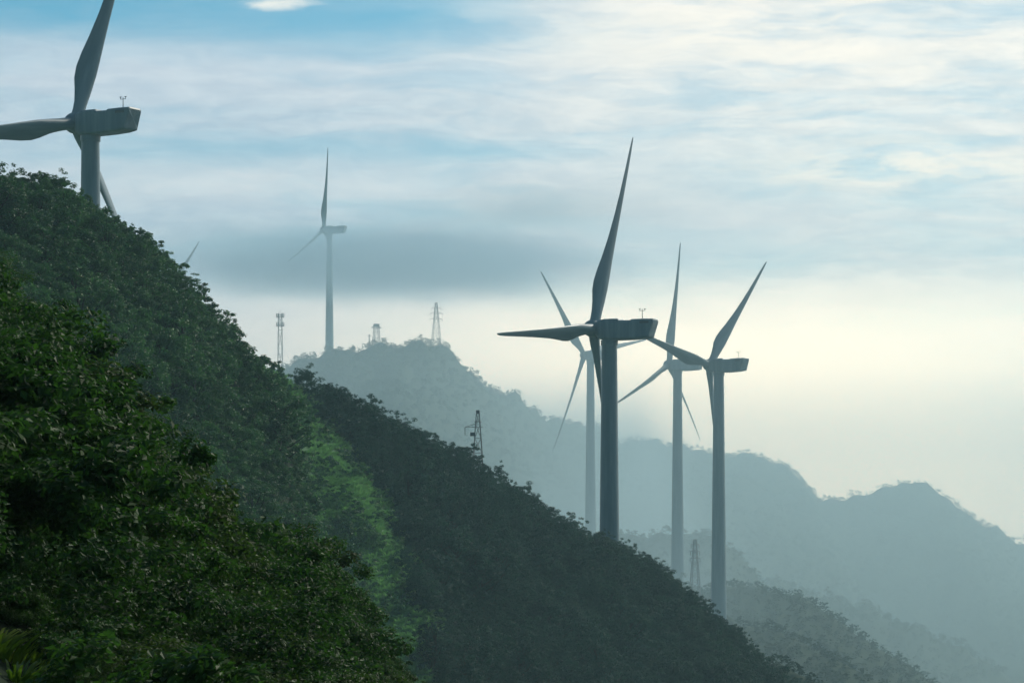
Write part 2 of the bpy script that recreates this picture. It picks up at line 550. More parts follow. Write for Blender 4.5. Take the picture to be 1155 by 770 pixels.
def prism(name, prof, x0, x1, z_bot, mat):
    """closed body with a sloping top: prof = [(y, z_top)]"""
    v, q = [], []
    for y, z in prof:
        v += [(x0, y, z_bot), (x1, y, z_bot), (x1, y, z), (x0, y, z)]
    for i in range(len(prof) - 1):
        a, b = i * 4, i * 4 + 4
        for k in range(4):
            q.append((a + k, a + (k + 1) % 4, b + (k + 1) % 4, b + k))
    e = (len(prof) - 1) * 4
    q += [(3, 2, 1, 0), (e, e + 1, e + 2, e + 3)]
    return mesh_np(name, v, q, None, mat, fix=True)


def valley_mist():
    m, t, v = volume_mat('valley_mist', (0.70, 0.92, 1.0), 1.0, 0.4)
    geo = m.node_tree.nodes.new('ShaderNodeNewGeometry')
    sep = m.node_tree.nodes.new('ShaderNodeSeparateXYZ')
    m.node_tree.links.new(geo.outputs['Position'], sep.inputs[0])
    x, y, z = sep.outputs
    line = t.m('MULTIPLY_ADD', t.m('SUBTRACT', y, 660.0), 0.10, -42.0)
    over = t.m('MAXIMUM', t.m('SUBTRACT', z, line), 0.0)
    dens = t.m('MULTIPLY', t.m('EXPONENT', t.m('DIVIDE', over, -14.0)), 0.0036)
    n = t.noise(geo.outputs['Position'], 0.016, 3.0, 0.55)
    dens = t.m('MULTIPLY', dens, t.m('MULTIPLY_ADD', n, 2.0, 0.0))
    dens = t.m('MULTIPLY', dens, t.step(t.m('SUBTRACT', x, t.m('MULTIPLY', y, 0.02)), 70.0, 36.0))
    dens = t.m('ADD', dens, t.m('MULTIPLY', t.step(z, 118.0, 60.0), 0.00105))
    ends = t.m('MULTIPLY', t.step(y, 560.0, 760.0), t.step(y, 2300.0, 1700.0))
    t.put(v.inputs['Density'], t.m('MULTIPLY', dens, ends))
    me = box_mesh('mist', -330, 560, 540, 2320, -85, 120, m)
    tag(link('mist', me), 'white mist lying in the valley around the tower feet', 'mist', None, 'stuff')


valley_mist()


def cloud_bank():
    cx, cyy, cz, rx, ry, rz = -66.0, 1330.0, 135.0, 140.0, 60.0, 25.0
    m, t, v = volume_mat('cloud_bank', (0.58, 0.84, 1.0), 1.0, 0.2)
    geo = m.node_tree.nodes.new('ShaderNodeNewGeometry')
    sep = m.node_tree.nodes.new('ShaderNodeSeparateXYZ')
    m.node_tree.links.new(geo.outputs['Position'], sep.inputs[0])
    q = None
    for s, c, r in zip(sep.outputs, (cx, cyy, cz), (rx, ry, rz)):
        d = t.m('DIVIDE', t.m('SUBTRACT', s, c), r)
        d = t.m('MULTIPLY', d, d)
        q = d if q is None else t.m('ADD', q, d)
    n = t.noise(geo.outputs['Position'], 0.035, 3.0, 0.5)
    e = t.m('ADD', t.m('SQRT', q), t.m('MULTIPLY', t.m('SUBTRACT', n, 0.5), 0.9))
    t.put(v.inputs['Density'], t.m('MULTIPLY', t.step(e, 0.95, 0.25), 0.023))
    me = box_mesh('cloud', cx - rx, cx + rx, cyy - ry, cyy + ry, cz - rz, cz + rz, m)
    tag(link('cloud', me), 'grey cloud bank drifting across the tower of the far turbine', 'cloud', None, 'stuff')


cloud_bank()


# ------------------------------------------------------------------ wind turbines
def tube_rings(rings, n=12):
    """rings: list of (centre, x axis, y axis) -> verts, quads with closed ends"""
    v, q, tr = [], [], []
    a = np.linspace(0, 2 * np.pi, n, endpoint=False)
    for c, ax, ay in rings:
        v.append(np.asarray(c)[None] + np.cos(a)[:, None] * np.asarray(ax)[None] + np.sin(a)[:, None] * np.asarray(ay)[None])
    for i in range(len(rings) - 1):
        for k in range(n):
            q.append((i * n + k, i * n + (k + 1) % n, (i + 1) * n + (k + 1) % n, (i + 1) * n + k))
    v = np.vstack(v)
    for ring, flip in ((0, True), (len(rings) - 1, False)):
        c = len(v)
        v = np.vstack([v, np.mean(v[ring * n:(ring + 1) * n], 0)[None]])
        for k in range(n):
            a_, b_ = ring * n + k, ring * n + (k + 1) % n
            tr.append((c, b_, a_) if flip else (c, a_, b_))
    return v, q, tr


class MB:
    """collects pieces of one mesh"""
    def __init__(self):
        self.v, self.q, self.t, self.n = [], [], [], 0

    def add(self, v, q=(), t=()):
        self.v.append(np.asarray(v, float))
        self.q += [tuple(i + self.n for i in f) for f in q]
        self.t += [tuple(i + self.n for i in f) for f in t]
        self.n += len(v)

    def bar(self, a, b, r0, r1=None, n=6):
        a, b = np.asarray(a, float), np.asarray(b, float)
        d = b - a
        L = np.linalg.norm(d)
        if L < 1e-6:
            return
        d = d / L
        u = np.cross(d, (0, 0, 1.0) if abs(d[2]) < 0.9 else (1.0, 0, 0))
        u /= np.linalg.norm(u)
        w = np.cross(d, u)
        r1 = r0 if r1 is None else r1
        self.add(*tube_rings([(a, u * r0, w * r0), (b, u * r1, w * r1)], n))

    def box(self, x0, x1, y0, y1, z0, z1):
        v = [(x, y, z) for x in (x0, x1) for y in (y0, y1) for z in (z0, z1)]
        self.add(v, [(0, 1, 3, 2), (4, 6, 7, 5), (0, 4, 5, 1), (2, 3, 7, 6), (0, 2, 6, 4), (1, 5, 7, 3)])

    def mesh(self, name, mat, smooth=False):
        return mesh_np(name, np.vstack(self.v), self.q or None, self.t or None, mat, smooth, fix=True)


HUB_H = 66.0
TILT = R(5.5)
CONE = R(1.3)
HUB_X = -3.1


def blade_mesh():
    rr = np.array([0.9, 2.2, 3.4, 5.0, 6.8, 8.6, 11, 14, 18, 23, 28, 33, 36.5, 38.6, 39.6, 40.0])
    ch = np.array([1.9, 1.9, 2.05, 2.6, 3.25, 3.5, 3.25, 2.70, 2.10, 1.62, 1.25, 0.95, 0.74, 0.55, 0.36, 0.14])
    th = np.array([1.0, 1.0, 0.86, 0.55, 0.38, 0.31, 0.27, 0.24, 0.21, 0.19, 0.18, 0.17, 0.16, 0.15, 0.15, 0.15])
    tw = np.radians(np.array([33, 33, 33, 32, 31, 29, 27, 24.5, 22, 19.5, 17.5, 16, 15.3, 15, 15, 15]))
    ax = np.array([0.5, 0.5, 0.47, 0.40, 0.33, 0.31, 0.30, 0.30, 0.30, 0.30, 0.30, 0.30, 0.30, 0.3, 0.3, 0.3])
    n = 20
    a = np.linspace(0, 2 * np.pi, n, endpoint=False)
    v, q, tr = [], [], []
    for r, c, t_, w_, p in zip(rr, ch, th, tw, ax):
        xc = 0.5 - 0.5 * np.cos(a)                       # 0 nose .. 1 tail
        s = np.sin(a)
        foil = np.sign(s) * 5 * t_ * (0.2969 * np.sqrt(xc) - 0.126 * xc - 0.3516 * xc ** 2 + 0.2843 * xc ** 3 - 0.1036 * xc ** 4)
        circ = 0.5 * t_ * s
        f = np.clip((t_ - 0.31) / 0.5, 0, 1)
        yy = (foil * (1 - f) + circ * f) * c
        xx = (xc - p) * c
        # chord direction: nose towards +y (direction of rotation), turned towards the wind by the pitch
        cyv = -xx * math.cos(w_) + yy * math.sin(w_)
        cxv = BLADE_SIGN * xx * math.sin(w_) + yy * math.cos(w_) * BLADE_SIGN
        pre = -0.9 * max(0.0, (r - 8) / 32) ** 2
        v.append(np.stack([cxv + pre, cyv, np.full(n, r)], -1))
    m_ = len(rr)
    for i in range(m_ - 1):
        for k in range(n):
            q.append((i * n + k, i * n + (k + 1) % n, (i + 1) * n + (k + 1) % n, (i + 1) * n + k))
    v = np.vstack(v)
    c = len(v)
    v = np.vstack([v, [[-0.9, 0, 40.05]]])
    for k in range(n):
        tr.append(((m_ - 1) * n + k, (m_ - 1) * n + (k + 1) % n, c))
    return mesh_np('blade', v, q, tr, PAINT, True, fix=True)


BLADE_SIGN = -1.0


def rounded_section(x, w, z0, z1, r, n=5):
    pts = []
    for cx_, cz_, a0 in ((w / 2 - r, z1 - r, 0), (-w / 2 + r, z1 - r, 90), (-w / 2 + r, z0 + r, 180), (w / 2 - r, z0 + r, 270)):
        for k in range(n):
            a = R(a0 + 90 * k / (n - 1))
            pts.append((x, cx_ + r * math.cos(a), cz_ + r * math.sin(a)))
    return pts


def nacelle_mesh():
    #        x     width  bottom  top   corner   (top leans back at the tail)
    prof = [(-2.4, 1.9, -1.35, 0.95, 0.55), (-2.15, 2.4, -1.70, 1.22, 0.6), (-1.6, 3.0, -2.0, 1.45, 0.6), (-0.6, 3.3, -2.16, 1.56, 0.5),
            (0.6, 3.4, -2.20, 1.58, 0.42), (2.1, 3.4, -2.20, 1.55, 0.42), (2.35, 3.4, -2.20, 1.25, 0.40), (4.4, 3.4, -2.18, 1.20, 0.40),
            (4.65, 3.4, -2.16, 1.38, 0.40), (6.6, 3.35, -2.08, 1.40, 0.40), (7.7, 3.25, -1.92, 1.40, 0.42)]
    rows = [rounded_section(*p) for p in prof]
    tail = [(8.65 if p[2] > 0 else 7.95, p[1] * 0.97, p[2] * 0.98) for p in rows[-1]]
    tail2 = [(p[0] + 0.12, p[1] * 0.86, -0.3 + (p[2] + 0.3) * 0.86) for p in tail]
    rows += [tail, tail2]
    n = len(rows[0])
    v = [p for r_ in rows for p in r_]
    q, tr = [], []
    for i in range(len(rows) - 1):
        for k in range(n):
            q.append((i * n + k, i * n + (k + 1) % n, (i + 1) * n + (k + 1) % n, (i + 1) * n + k))
    for row, flip in ((0, 1), (len(rows) - 1, 0)):
        c = len(v)
        pts = np.array(rows[row])
        v.append(tuple(pts.mean(0)))
        for k in range(n):
            a_, b_ = row * n + k, row * n + (k + 1) % n
            tr.append((c, b_, a_) if flip else (c, a_, b_))
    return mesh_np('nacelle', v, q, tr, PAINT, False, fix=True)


def hub_mesh():
    prof = [(0.9, 1.25), (0.55, 1.5), (0.0, 1.62), (-0.6, 1.55), (-1.1, 1.30), (-1.5, 0.95), (-1.78, 0.5), (-1.86, 0.1)]
    rings = [((x, 0, 0), (0, r, 0), (0, 0, r)) for x, r in prof]
    mb = MB()
    mb.add(*tube_rings(rings, 24))
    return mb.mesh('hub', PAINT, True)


def tower_mesh(h):
    zs = [-6.0, 0.0, h * 0.33, h * 0.33 + 0.12, h * 0.66, h * 0.66 + 0.12, h]
    rs = [2.12, 2.1, 1.88, 1.88, 1.64, 1.64, 1.36]
    prof = []
    for z, r in zip(zs, rs):
        prof.append((z, r))
    prof = [(-11, 2.15), (0, 2.1)]
    for f in (0.33, 0.66):
        r = 2.1 + (1.36 - 2.1) * f
        prof += [(h * f - 0.12, r), (h * f - 0.1, r + 0.05), (h * f + 0.1, r + 0.05), (h * f + 0.12, r)]
    prof += [(h - 0.9, 1.38), (h - 0.85, 1.52), (h, 1.55)]
    mb = MB()
    mb.add(*tube_rings([((0, 0, z), (r, 0, 0), (0, r, 0)) for z, r in prof], 32))
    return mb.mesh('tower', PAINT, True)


def vent_mesh(side):
    mb = MB()
    y = side * 1.70
    mb.box(6.3, 8.0, y - 0.03, y - 0.03 + 0.06, 0.55, 0.95)
    return mb.mesh('vent', PAINT_DARK)


def mast_mesh():
    mb = MB()
    mb.bar((6.1, 0.4, 1.4), (6.1, 0.4, 3.25), 0.07, 0.05)
    mb.bar((5.6, 0.4, 2.95), (6.6, 0.4, 2.95), 0.045)
    for x in (5.62, 6.58):
        mb.bar((x, 0.4, 2.95), (x, 0.4, 3.25), 0.05)
        mb.bar((x - 0.16, 0.4, 3.28), (x + 0.16, 0.4, 3.28), 0.07)
    return mb.mesh('weather_mast', STEEL)


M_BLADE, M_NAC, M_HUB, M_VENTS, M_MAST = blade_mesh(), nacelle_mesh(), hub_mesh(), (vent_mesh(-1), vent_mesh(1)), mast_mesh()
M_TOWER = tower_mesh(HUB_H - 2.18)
TURBINES = [
    # hub px, hub py, pixels per 40 m blade, blade angle clockwise from up, apparent yaw, label
    (84.5, 139, 295, 19.6, 41.0, 'largest wind turbine, blades cut off by the picture edge, tower sinking behind near treetops'),
    (669, 370.5, 252, 24.5, 20.5, 'tall dark wind turbine rising directly behind the wooded ridge, base hidden by trees'),
    (799.8, 411.5, 168, 42.0, 34.0, 'wind turbine with two blades in a wide V, standing beside a misty pylon'),
    (754.5, 411, 139.5, 6.4, 26.0, 'grey wind turbine between two darker ones, one blade nearly upright, foot lost in mist'),
    (659, 400.5, 118.5, -41.5, 40.0, 'pale slim wind turbine facing most squarely, standing behind the tall dark turbine'),
    (365, 259, 93, 1.0, 24.0, 'distant wind turbine on the far hilltop with a grey cloud bank across its tower'),
    (188, 332, 98, 47.0, 30.0, 'wind turbine hidden by the near slope except one faint thin blade tip above the trees'),
]
for px, py, Lp, th0, fy, label in TURBINES:
    d = 40.0 * F / Lp
    az = math.atan((px - CX) / F)
    yaw = R(fy) + az
    hx, hy, hz = P(px, py, d / 2)
    # tower axis sits behind the hub
    off = Vector((-HUB_X * math.cos(yaw), HUB_X * math.sin(yaw), 0))
    bx, by = hx + off.x, hy + off.y
    root = empty('wind_turbine', (bx, by, hz - HUB_H), -yaw)
    tag(root, label, 'wind turbine', 'wind turbines along the ridges')
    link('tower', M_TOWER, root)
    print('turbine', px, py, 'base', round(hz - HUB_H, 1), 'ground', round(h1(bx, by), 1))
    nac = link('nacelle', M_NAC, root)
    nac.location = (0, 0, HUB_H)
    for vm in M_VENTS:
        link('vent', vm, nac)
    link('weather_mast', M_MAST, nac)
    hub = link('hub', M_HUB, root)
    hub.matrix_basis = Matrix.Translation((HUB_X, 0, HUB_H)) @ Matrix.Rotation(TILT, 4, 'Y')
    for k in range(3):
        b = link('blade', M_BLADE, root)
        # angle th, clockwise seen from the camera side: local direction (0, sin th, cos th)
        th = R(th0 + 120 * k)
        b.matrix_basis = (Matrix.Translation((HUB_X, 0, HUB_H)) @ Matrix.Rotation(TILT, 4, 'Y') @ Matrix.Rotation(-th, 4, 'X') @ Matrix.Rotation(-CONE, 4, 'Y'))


# ------------------------------------------------------------------ pylons and masts
def lattice(mb, w0, w1, h, n, r=0.06, z0=-1.5):
    """square tapering lattice body"""
    zs = [z0 + (h - z0) * (1 - (1 - i / n) ** 1.15) for i in range(n + 1)]

    def corner(z):
        f = max(0.0, z / h)
        w = (w0 + (w1 - w0) * f) / 2
        return [(-w, -w, z), (w, -w, z), (w, w, z), (-w, w, z)]
    for i in range(n):
        a, b = corner(zs[i]), corner(zs[i + 1])
        for k in range(4):
            mb.bar(a[k], b[k], r * 1.3, None, 4)
            mb.bar(a[k], b[(k + 1) % 4], r * 0.75, None, 4)
            mb.bar(a[(k + 1) % 4], b[k], r * 0.75, None, 4)
            mb.bar(b[k], b[(k + 1) % 4], r * 0.75, None, 4)


def arm_mesh(z, half, depth, r, one_side=False, drop=0.0):
    mb = MB()
    for s in ((-1,) if one_side else (-1, 1)):
        tip = (s * half, 0, z)
        for y in (-depth, depth):
            mb.bar((0, y, z), tip, r, None, 4)
            mb.bar((0, y, z + half * 0.32), tip, r, None, 4)
        if drop:
            mb.bar(tip, (s * half, 0, z - drop), r * 1.4, None, 5)
    if one_side:
        mb.bar((0, -depth, z), (depth * 2.2, -depth, z), r, None, 4)
    return mb.mesh('cross_arm', STEEL)


def pylon(name, px, py_top, d, h, label, cat, build, rz=0.3):
    x, y, ztop = P(px, py_top, d)
    root = empty(name, (x, y, ztop - h), rz)
    tag(root, label, cat)
    build(root, h, max(0.0, (ztop - h) - h1(x, y)))
    return root


def b_mast(root, h, gap):          # dark lattice mast with a side arm
    mb = MB()
    lattice(mb, 1.4, 0.5, h, 7, 0.038, -4.0 - gap)
    link('lattice_body', mb.mesh('lattice_body', STEEL), root)
    link('cross_arm', arm_mesh(h * 0.66, 2.1, 0.35, 0.042, True, 1.3), root)
    link('cross_arm', arm_mesh(h * 0.79, 0.6, 0.3, 0.04), root)
    mb = MB()
    mb.add(*tube_rings([((0, 0, h - 0.1), (0.32, 0, 0), (0, 0.32, 0)), ((0, 0, h + 0.5), (0.32, 0, 0), (0, 0.32, 0))], 10))
    link('beacon_drum', mb.mesh('beacon_drum', STEEL), root)
    mb = MB()
    mb.box(-1.25, -0.45, -0.3, 0.3, h * 0.44, h * 0.44 + 0.6)
    link('equipment_box', mb.mesh('equipment_box', STEEL), root)


def b_pylon(arms, w0, w1, r):
    def f(root, h, gap):
        mb = MB()
        lattice(mb, w0, w1, h, 9, r, -2.0 - gap)
        link('lattice_body', mb.mesh('lattice_body', STEEL), root)
        for z, half in arms:
            link('cross_arm', arm_mesh(h * z, half, w1 / 2, r, False, r * 14), root)
    return f


def b_telecom(root, h, gap):
    mb = MB()
    lattice(mb, 1.5, 1.2, h, 8, 0.065, -4.0 - gap)
    link('lattice_body', mb.mesh('lattice_body', STEEL), root)
    for z in (h * 0.70, h * 0.95):
        mb = MB()
        mb.add(*tube_rings([((0, 0, z - 0.12), (1.2, 0, 0), (0, 1.2, 0)), ((0, 0, z + 0.12), (1.2, 0, 0), (0, 1.2, 0))], 12))
        link('platform', mb.mesh('platform', STEEL), root)
        for k in range(6):
            a = k * math.pi / 3
            mb = MB()
            x, y = 1.3 * math.cos(a), 1.3 * math.sin(a)
            mb.box(x - 0.14, x + 0.14, y - 0.1, y + 0.1, z - 0.4, z + 1.2)
            link('antenna_panel', mb.mesh('antenna_panel', STEEL), root)
    mb = MB()
    mb.bar((0, 0, h), (0, 0, h + 1.8), 0.08, 0.04, 5)
    link('lightning_rod', mb.mesh('lightning_rod', STEEL), root)


def b_small(root, h, gap):
    mb = MB()
    lattice(mb, 2.8, 2.0, h, 4, 0.09, -2.0 - gap)
    link('lattice_body', mb.mesh('lattice_body', STEEL), root)
    mb = MB()
    mb.box(-1.1, 1.1, -1.1, 1.1, h, h + 1.1)
    link('equipment_box', mb.mesh('equipment_box', STEEL), root)
    link('cross_arm', arm_mesh(h * 0.92, 2.6, 0.6, 0.12), root)


def b_post(root, h, gap):
    mb = MB()
    mb.bar((0, 0, -2 - gap), (0, 0, h), 0.30, 0.22, 6)
    link('post', mb.mesh('post', STEEL), root)
    mb = MB()
    mb.bar((-0.9, 0, h * 0.85), (0.9, 0, h * 0.85), 0.14, None, 5)
    link('cross_arm', mb.mesh('cross_arm', STEEL), root)


pylon('lattice_mast', 539, 466, 231.5, 6.6, 'small dark lattice mast with a one-sided arm standing among treetops on the wooded ridge', 'mast', b_mast, 0.1)
pylon('power_pylon', 784, 608, 418, 14.5, 'grey lattice pylon with short arms in the mist between two turbine towers', 'pylon', b_pylon([(0.62, 1.5), (0.76, 1.4), (0.9, 1.2)], 2.6, 0.7, 0.09), 0.2)
pylon('power_pylon', 492, 341, 672, 17.5, 'tall slim pylon with stacked arms on the far ridge just past its rounded summit', 'pylon', b_pylon([(0.55, 3.0), (0.70, 3.0), (0.84, 2.4)], 3.8, 0.8, 0.07), 0.25)
pylon('antenna_tower', 316, 355, 500, 12.5, 'slender antenna tower with panel clusters at its head, poking above the ridge trees', 'antenna tower', b_telecom, 0.2)
pylon('relay_tower', 424.5, 368, 652, 7.5, 'short stubby lattice tower with a boxy head on the far hill plateau', 'tower', b_small, 0.4)
pylon('utility_pole', 416.5, 377, 650, 4.0, 'tiny pole with one cross bar beside the stubby tower on the far plateau', 'pole', b_post, 0.3)


# ------------------------------------------------------------------ foliage prototypes
def leaf_cards(pos, nrm, size, aspect, rg):
    """one rhombic, slightly folded leaf per point"""
    n = len(pos)
    nrm = nrm / np.maximum(np.linalg.norm(nrm, axis=1, keepdims=True), 1e-6)
    rnd = rg.normal(size=(n, 3))
    u = np.cross(nrm, rnd)
    u /= np.maximum(np.linalg.norm(u, axis=1, keepdims=True), 1e-6)
    w = np.cross(nrm, u)
    s = (size * rg.uniform(0.65, 1.35, n))[:, None]
    a = aspect
    v = np.stack([pos - u * s * 0.5, pos + w * s * a * 0.5 + nrm * s * 0.10, pos + u * s * 0.5, pos - w * s * a * 0.5 + nrm * s * 0.10], 1).reshape(-1, 3)
    q = np.arange(n * 4).reshape(-1, 4)
    return v, q


def make_tree(seed, h, spread, n_pads, n_leaf, leaf, mat, trunk=True, layered=0.5, low=0.25, twigs=5, lean=0.0):
    """returns (trunk mesh, crown mesh) of an irregular broadleaf tree, base at the origin"""
    rg = np.random.default_rng(seed)
    mb = MB()
    top = np.array([lean * h, 0, h * 0.80]) + rg.normal(size=3) * (0.06 * h) * np.array([1, 1, 0])
    r0 = 0.036 * h + 0.02
    mid = top * 0.5 + rg.normal(size=3) * 0.05 * h * np.array([1, 1, 0])
    pts = [np.array([0, 0, -0.5]), mid * np.array([1, 1, 1]), top]
    if trunk:
        mb.bar(pts[0], pts[1], r0, r0 * 0.7, 7)
        mb.bar(pts[1], pts[2], r0 * 0.7, r0 * 0.2, 6)
    P_, N_, T_ = [], [], []
    wts = []
    pads = []
    for i in range(n_pads):
        f = low + (1 - low) * (i + rg.uniform(0, 1)) / n_pads
        ang = i * 2.4 + rg.uniform(-0.6, 0.6)
        prof = math.sin(min(1.0, (1 - f) * 1.35 + 0.15) * math.pi * 0.55) ** 0.8
        rad = spread * prof * rg.uniform(0.45, 1.05)
        c = np.array([math.cos(ang) * rad + lean * h * f, math.sin(ang) * rad, h * f * rg.uniform(0.86, 0.97)])
        pr = spread * rg.uniform(0.26, 0.48)
        pads.append((c, pr, f))
    pads.append((np.array([lean * h, 0, h * 0.86]), spread * 0.38, 1.0))
    for c, pr, f in pads:
        if trunk:
            fb = np.clip(f - 0.22, 0.12, 0.9)
            a = pts[0] + (pts[1] - pts[0]) * min(1, fb * 2) if fb < 0.5 else pts[1] + (pts[2] - pts[1]) * (fb - 0.5) * 2
            kn = (a + c) / 2 + np.array([0, 0, -0.04 * h])
            mb.bar(a, kn, r0 * 0.34, r0 * 0.24, 5)
            mb.bar(kn, c, r0 * 0.24, r0 * 0.10, 4)
        for k in range(twigs):
            tip = c + rg.normal(size=3) * pr * np.array([0.8, 0.8, 0.8 * layered])
            if trunk:
                mb.bar(c, tip, r0 * 0.09, r0 * 0.03, 3)
            wts.append((tip, pr * rg.uniform(0.30, 0.60)))
    tot = sum(w_[1] ** 2 for w_ in wts)
    for tip, rad in wts:
        k = max(3, int(n_leaf * rad ** 2 / tot))
        dirs = rg.normal(size=(k, 3))
        dirs /= np.linalg.norm(dirs, axis=1, keepdims=True)
        rr = rad * rg.uniform(0.15, 1.0, k) ** 0.6
        p = tip + dirs * rr[:, None] * np.array([1.25, 1.25, layered])
        nn = dirs * 0.5 + np.array([0, 0, 0.9]) + rg.normal(size=(k, 3)) * 0.55
        P_.append(p)
        N_.append(nn)
        T_.append(np.clip(rg.normal(0.45, 0.22, k) + rg.normal(0, 0.12), 0, 1))
    P_, N_, T_ = np.vstack(P_), np.vstack(N_), np.concatenate(T_)
    v, q = leaf_cards(P_, N_, leaf, 0.55, rg)
    crown = mesh_np('crown', v, q, None, mat, False, {'tone': ('FACE', T_)})
    tm = mb.mesh('trunk', BARK) if trunk else None
    return tm, crown


NEAR = [make_tree(100 + i, 4.6, sp, pads, nl, lf, LEAF_NEAR, True, lay, low, 6, ln)
        for i, (sp, pads, nl, lf, lay, low, ln) in enumerate([
            (1.9, 17, 30000, 0.074, 0.65, 0.22, 0.05), (2.2, 19, 38000, 0.064, 0.5, 0.18, 0.12), (1.7, 15, 22000, 0.085, 0.85, 0.15, 0.0),
            (2.4, 21, 38000, 0.066, 0.55, 0.2, 0.15), (1.6, 16, 30000, 0.070, 0.8, 0.12, -0.04)])]
BUSH = [make_tree(150 + i, 1.5, 0.95, 9, 6000, lf, LEAF_NEAR, False, 0.8, 0.10, 4)[1] for i, lf in enumerate((0.062, 0.080, 0.055))]
MID = [make_tree(200 + i, 4.6, sp, pads, nl, lf, LEAF_MID, True, lay, low, 4, ln)
       for i, (sp, pads, nl, lf, lay, low, ln) in enumerate([
           (1.8, 18, 4600, 0.21, 0.95, 0.2, 0.03), (2.2, 20, 5200, 0.21, 0.85, 0.18, 0.08), (1.5, 16, 4000, 0.20, 1.1, 0.16, 0.0),
           (2.0, 17, 4600, 0.22, 0.8, 0.24, -0.05), (1.3, 15, 3400, 0.19, 1.2, 0.15, 0.02)])]
MIDBUSH = [make_tree(250 + i, 1.8, 1.4, 8, 900, 0.26, LEAF_MID, False, 0.75, 0.08, 3)[1] for i in range(3)]
def recolour(me, mat):
    c = me.copy()
    c.materials.clear()
    c.materials.append(mat)
    return c


RIDGE = [(tm, recolour(cr, LEAF_RIDGE)) for tm, cr in MID]
RIDGEBUSH = [recolour(b, LEAF_RIDGE) for b in MIDBUSH]
FARC = [make_tree(300 + i, 4.2, sp, 9, 420, 0.62, LEAF_FAR, False, 0.75, 0.08, 3)[1] for i, sp in enumerate((2.2, 2.7, 1.9, 2.4))]


# ------------------------------------------------------------------ planting
def in_frame(x, y, mx=1.0):
    return np.abs(x) < (0.18 * y + mx)


def visible(x, y, ztop, n=70):
    """does the sight line to a treetop clear the ground"""
    t = np.linspace(0.03, 0.985, n)
    ok = np.ones(len(x), bool)
    for f in t:
        ok &= height(x * f, y * f) < ztop * f + 0.02
    return ok


def poisson(x, y, r, rg):
    """thin points so that they keep r apart (r may be an array)"""
    r = np.broadcast_to(np.asarray(r, float), x.shape)
    order = rg.permutation(len(x))
    cell = float(r.max())
    grid, keep = {}, []
    for i in order:
        ci, cj = int(x[i] // cell), int(y[i] // cell)
        good = True
        for a in (-1, 0, 1):
            for b in (-1, 0, 1):
                for j in grid.get((ci + a, cj + b), ()):
                    if (x[i] - x[j]) ** 2 + (y[i] - y[j]) ** 2 < r[i] ** 2:
                        good = False
                        break
                if not good:
                    break
            if not good:
                break
        if good:
            grid.setdefault((ci, cj), []).append(i)
            keep.append(i)
    return np.array(keep, int)


SKY_F = ([-40, 0, 70, 100, 138, 150, 205, 240, 305, 350, 385, 405, 420, 440, 470, 520], [268, 276, 298, 338, 386, 430, 478, 545, 612, 600, 588, 640, 690, 760, 820, 1100])
SKY_A = ([-40, 0, 60, 75, 110, 150, 190, 210, 245, 258, 285, 330, 342, 356, 420], [180, 190, 196, 188, 219, 245, 275, 300, 322, 352, 386, 440, 520, 600, 740])
SKY_B = ([250, 285, 320, 370, 430, 500, 537, 560, 620, 680, 750, 830, 890, 990], [374, 381, 398, 429, 456, 498, 503, 522, 566, 597, 637, 702, 762, 860])


def fit_height(x, y, z, hgt, sky, ragged, rg, wide=0.0):
    """keep treetops under the measured tree line of their slope, with some raggedness"""
    px = CX + F * x / y
    lim = np.maximum(np.interp(px, *sky), np.interp(px + wide * hgt * F / y, *sky)) + np.abs(rg.normal(0, ragged, len(x)))
    hmax = (HY - lim) / F * y - z
    return np.minimum(hgt, hmax), hmax


rg = np.random.default_rng(77)
cands = []      # zone, x, y, z, h

# own slope, closest trees
n = 52000
x, y = rg.uniform(-26, 4, n), rg.uniform(24, 128, n)
m_ = in_frame(x, y, 1.5) & (own_slope(x, y) > height(x, y) - 1.0)
x, y = x[m_], y[m_]
k_ = poisson(x, y, 1.6 + 0.020 * y, rg)
x, y = x[k_], y[k_]
z = height(x, y)
hgt, hmax = fit_height(x, y, z, rg.uniform(2.2, 5.0, len(x)), SKY_F, 9, rg, 0.52)
ok = (hgt > 1.1) & visible(x, y, z + hgt)
for v in zip(x[ok], y[ok], z[ok], hgt[ok]):
    cands.append(('own', *map(float, v)))

# near spur
n = 90000
x, y = rg.uniform(-70, 2, n), rg.uniform(132, 344, n)
m_ = in_frame(x, y, 4)
x, y = x[m_], y[m_]
m_ = (in_grass(x, y) < 0.4) & (crest_hill(x, y, *RIDGES['near_spur']) > crest_hill(x, y, *RIDGES['wooded_ridge']))
x, y = x[m_], y[m_]
k_ = poisson(x, y, rg.choice([2.3, 3.0, 4.2], len(x)), rg)
x, y = x[k_], y[k_]
z = height(x, y)
hgt, hmax = fit_height(x, y, z, rg.uniform(2.6, 5.4, len(x)) * rg.choice([0.9, 1.0, 1.35], len(x)), SKY_A, 11, rg, 0.22)
ok = (hgt > 1.2) & visible(x, y, z + hgt)
for v in zip(x[ok], y[ok], z[ok], hgt[ok]):
    cands.append(('spur', *map(float, v)))

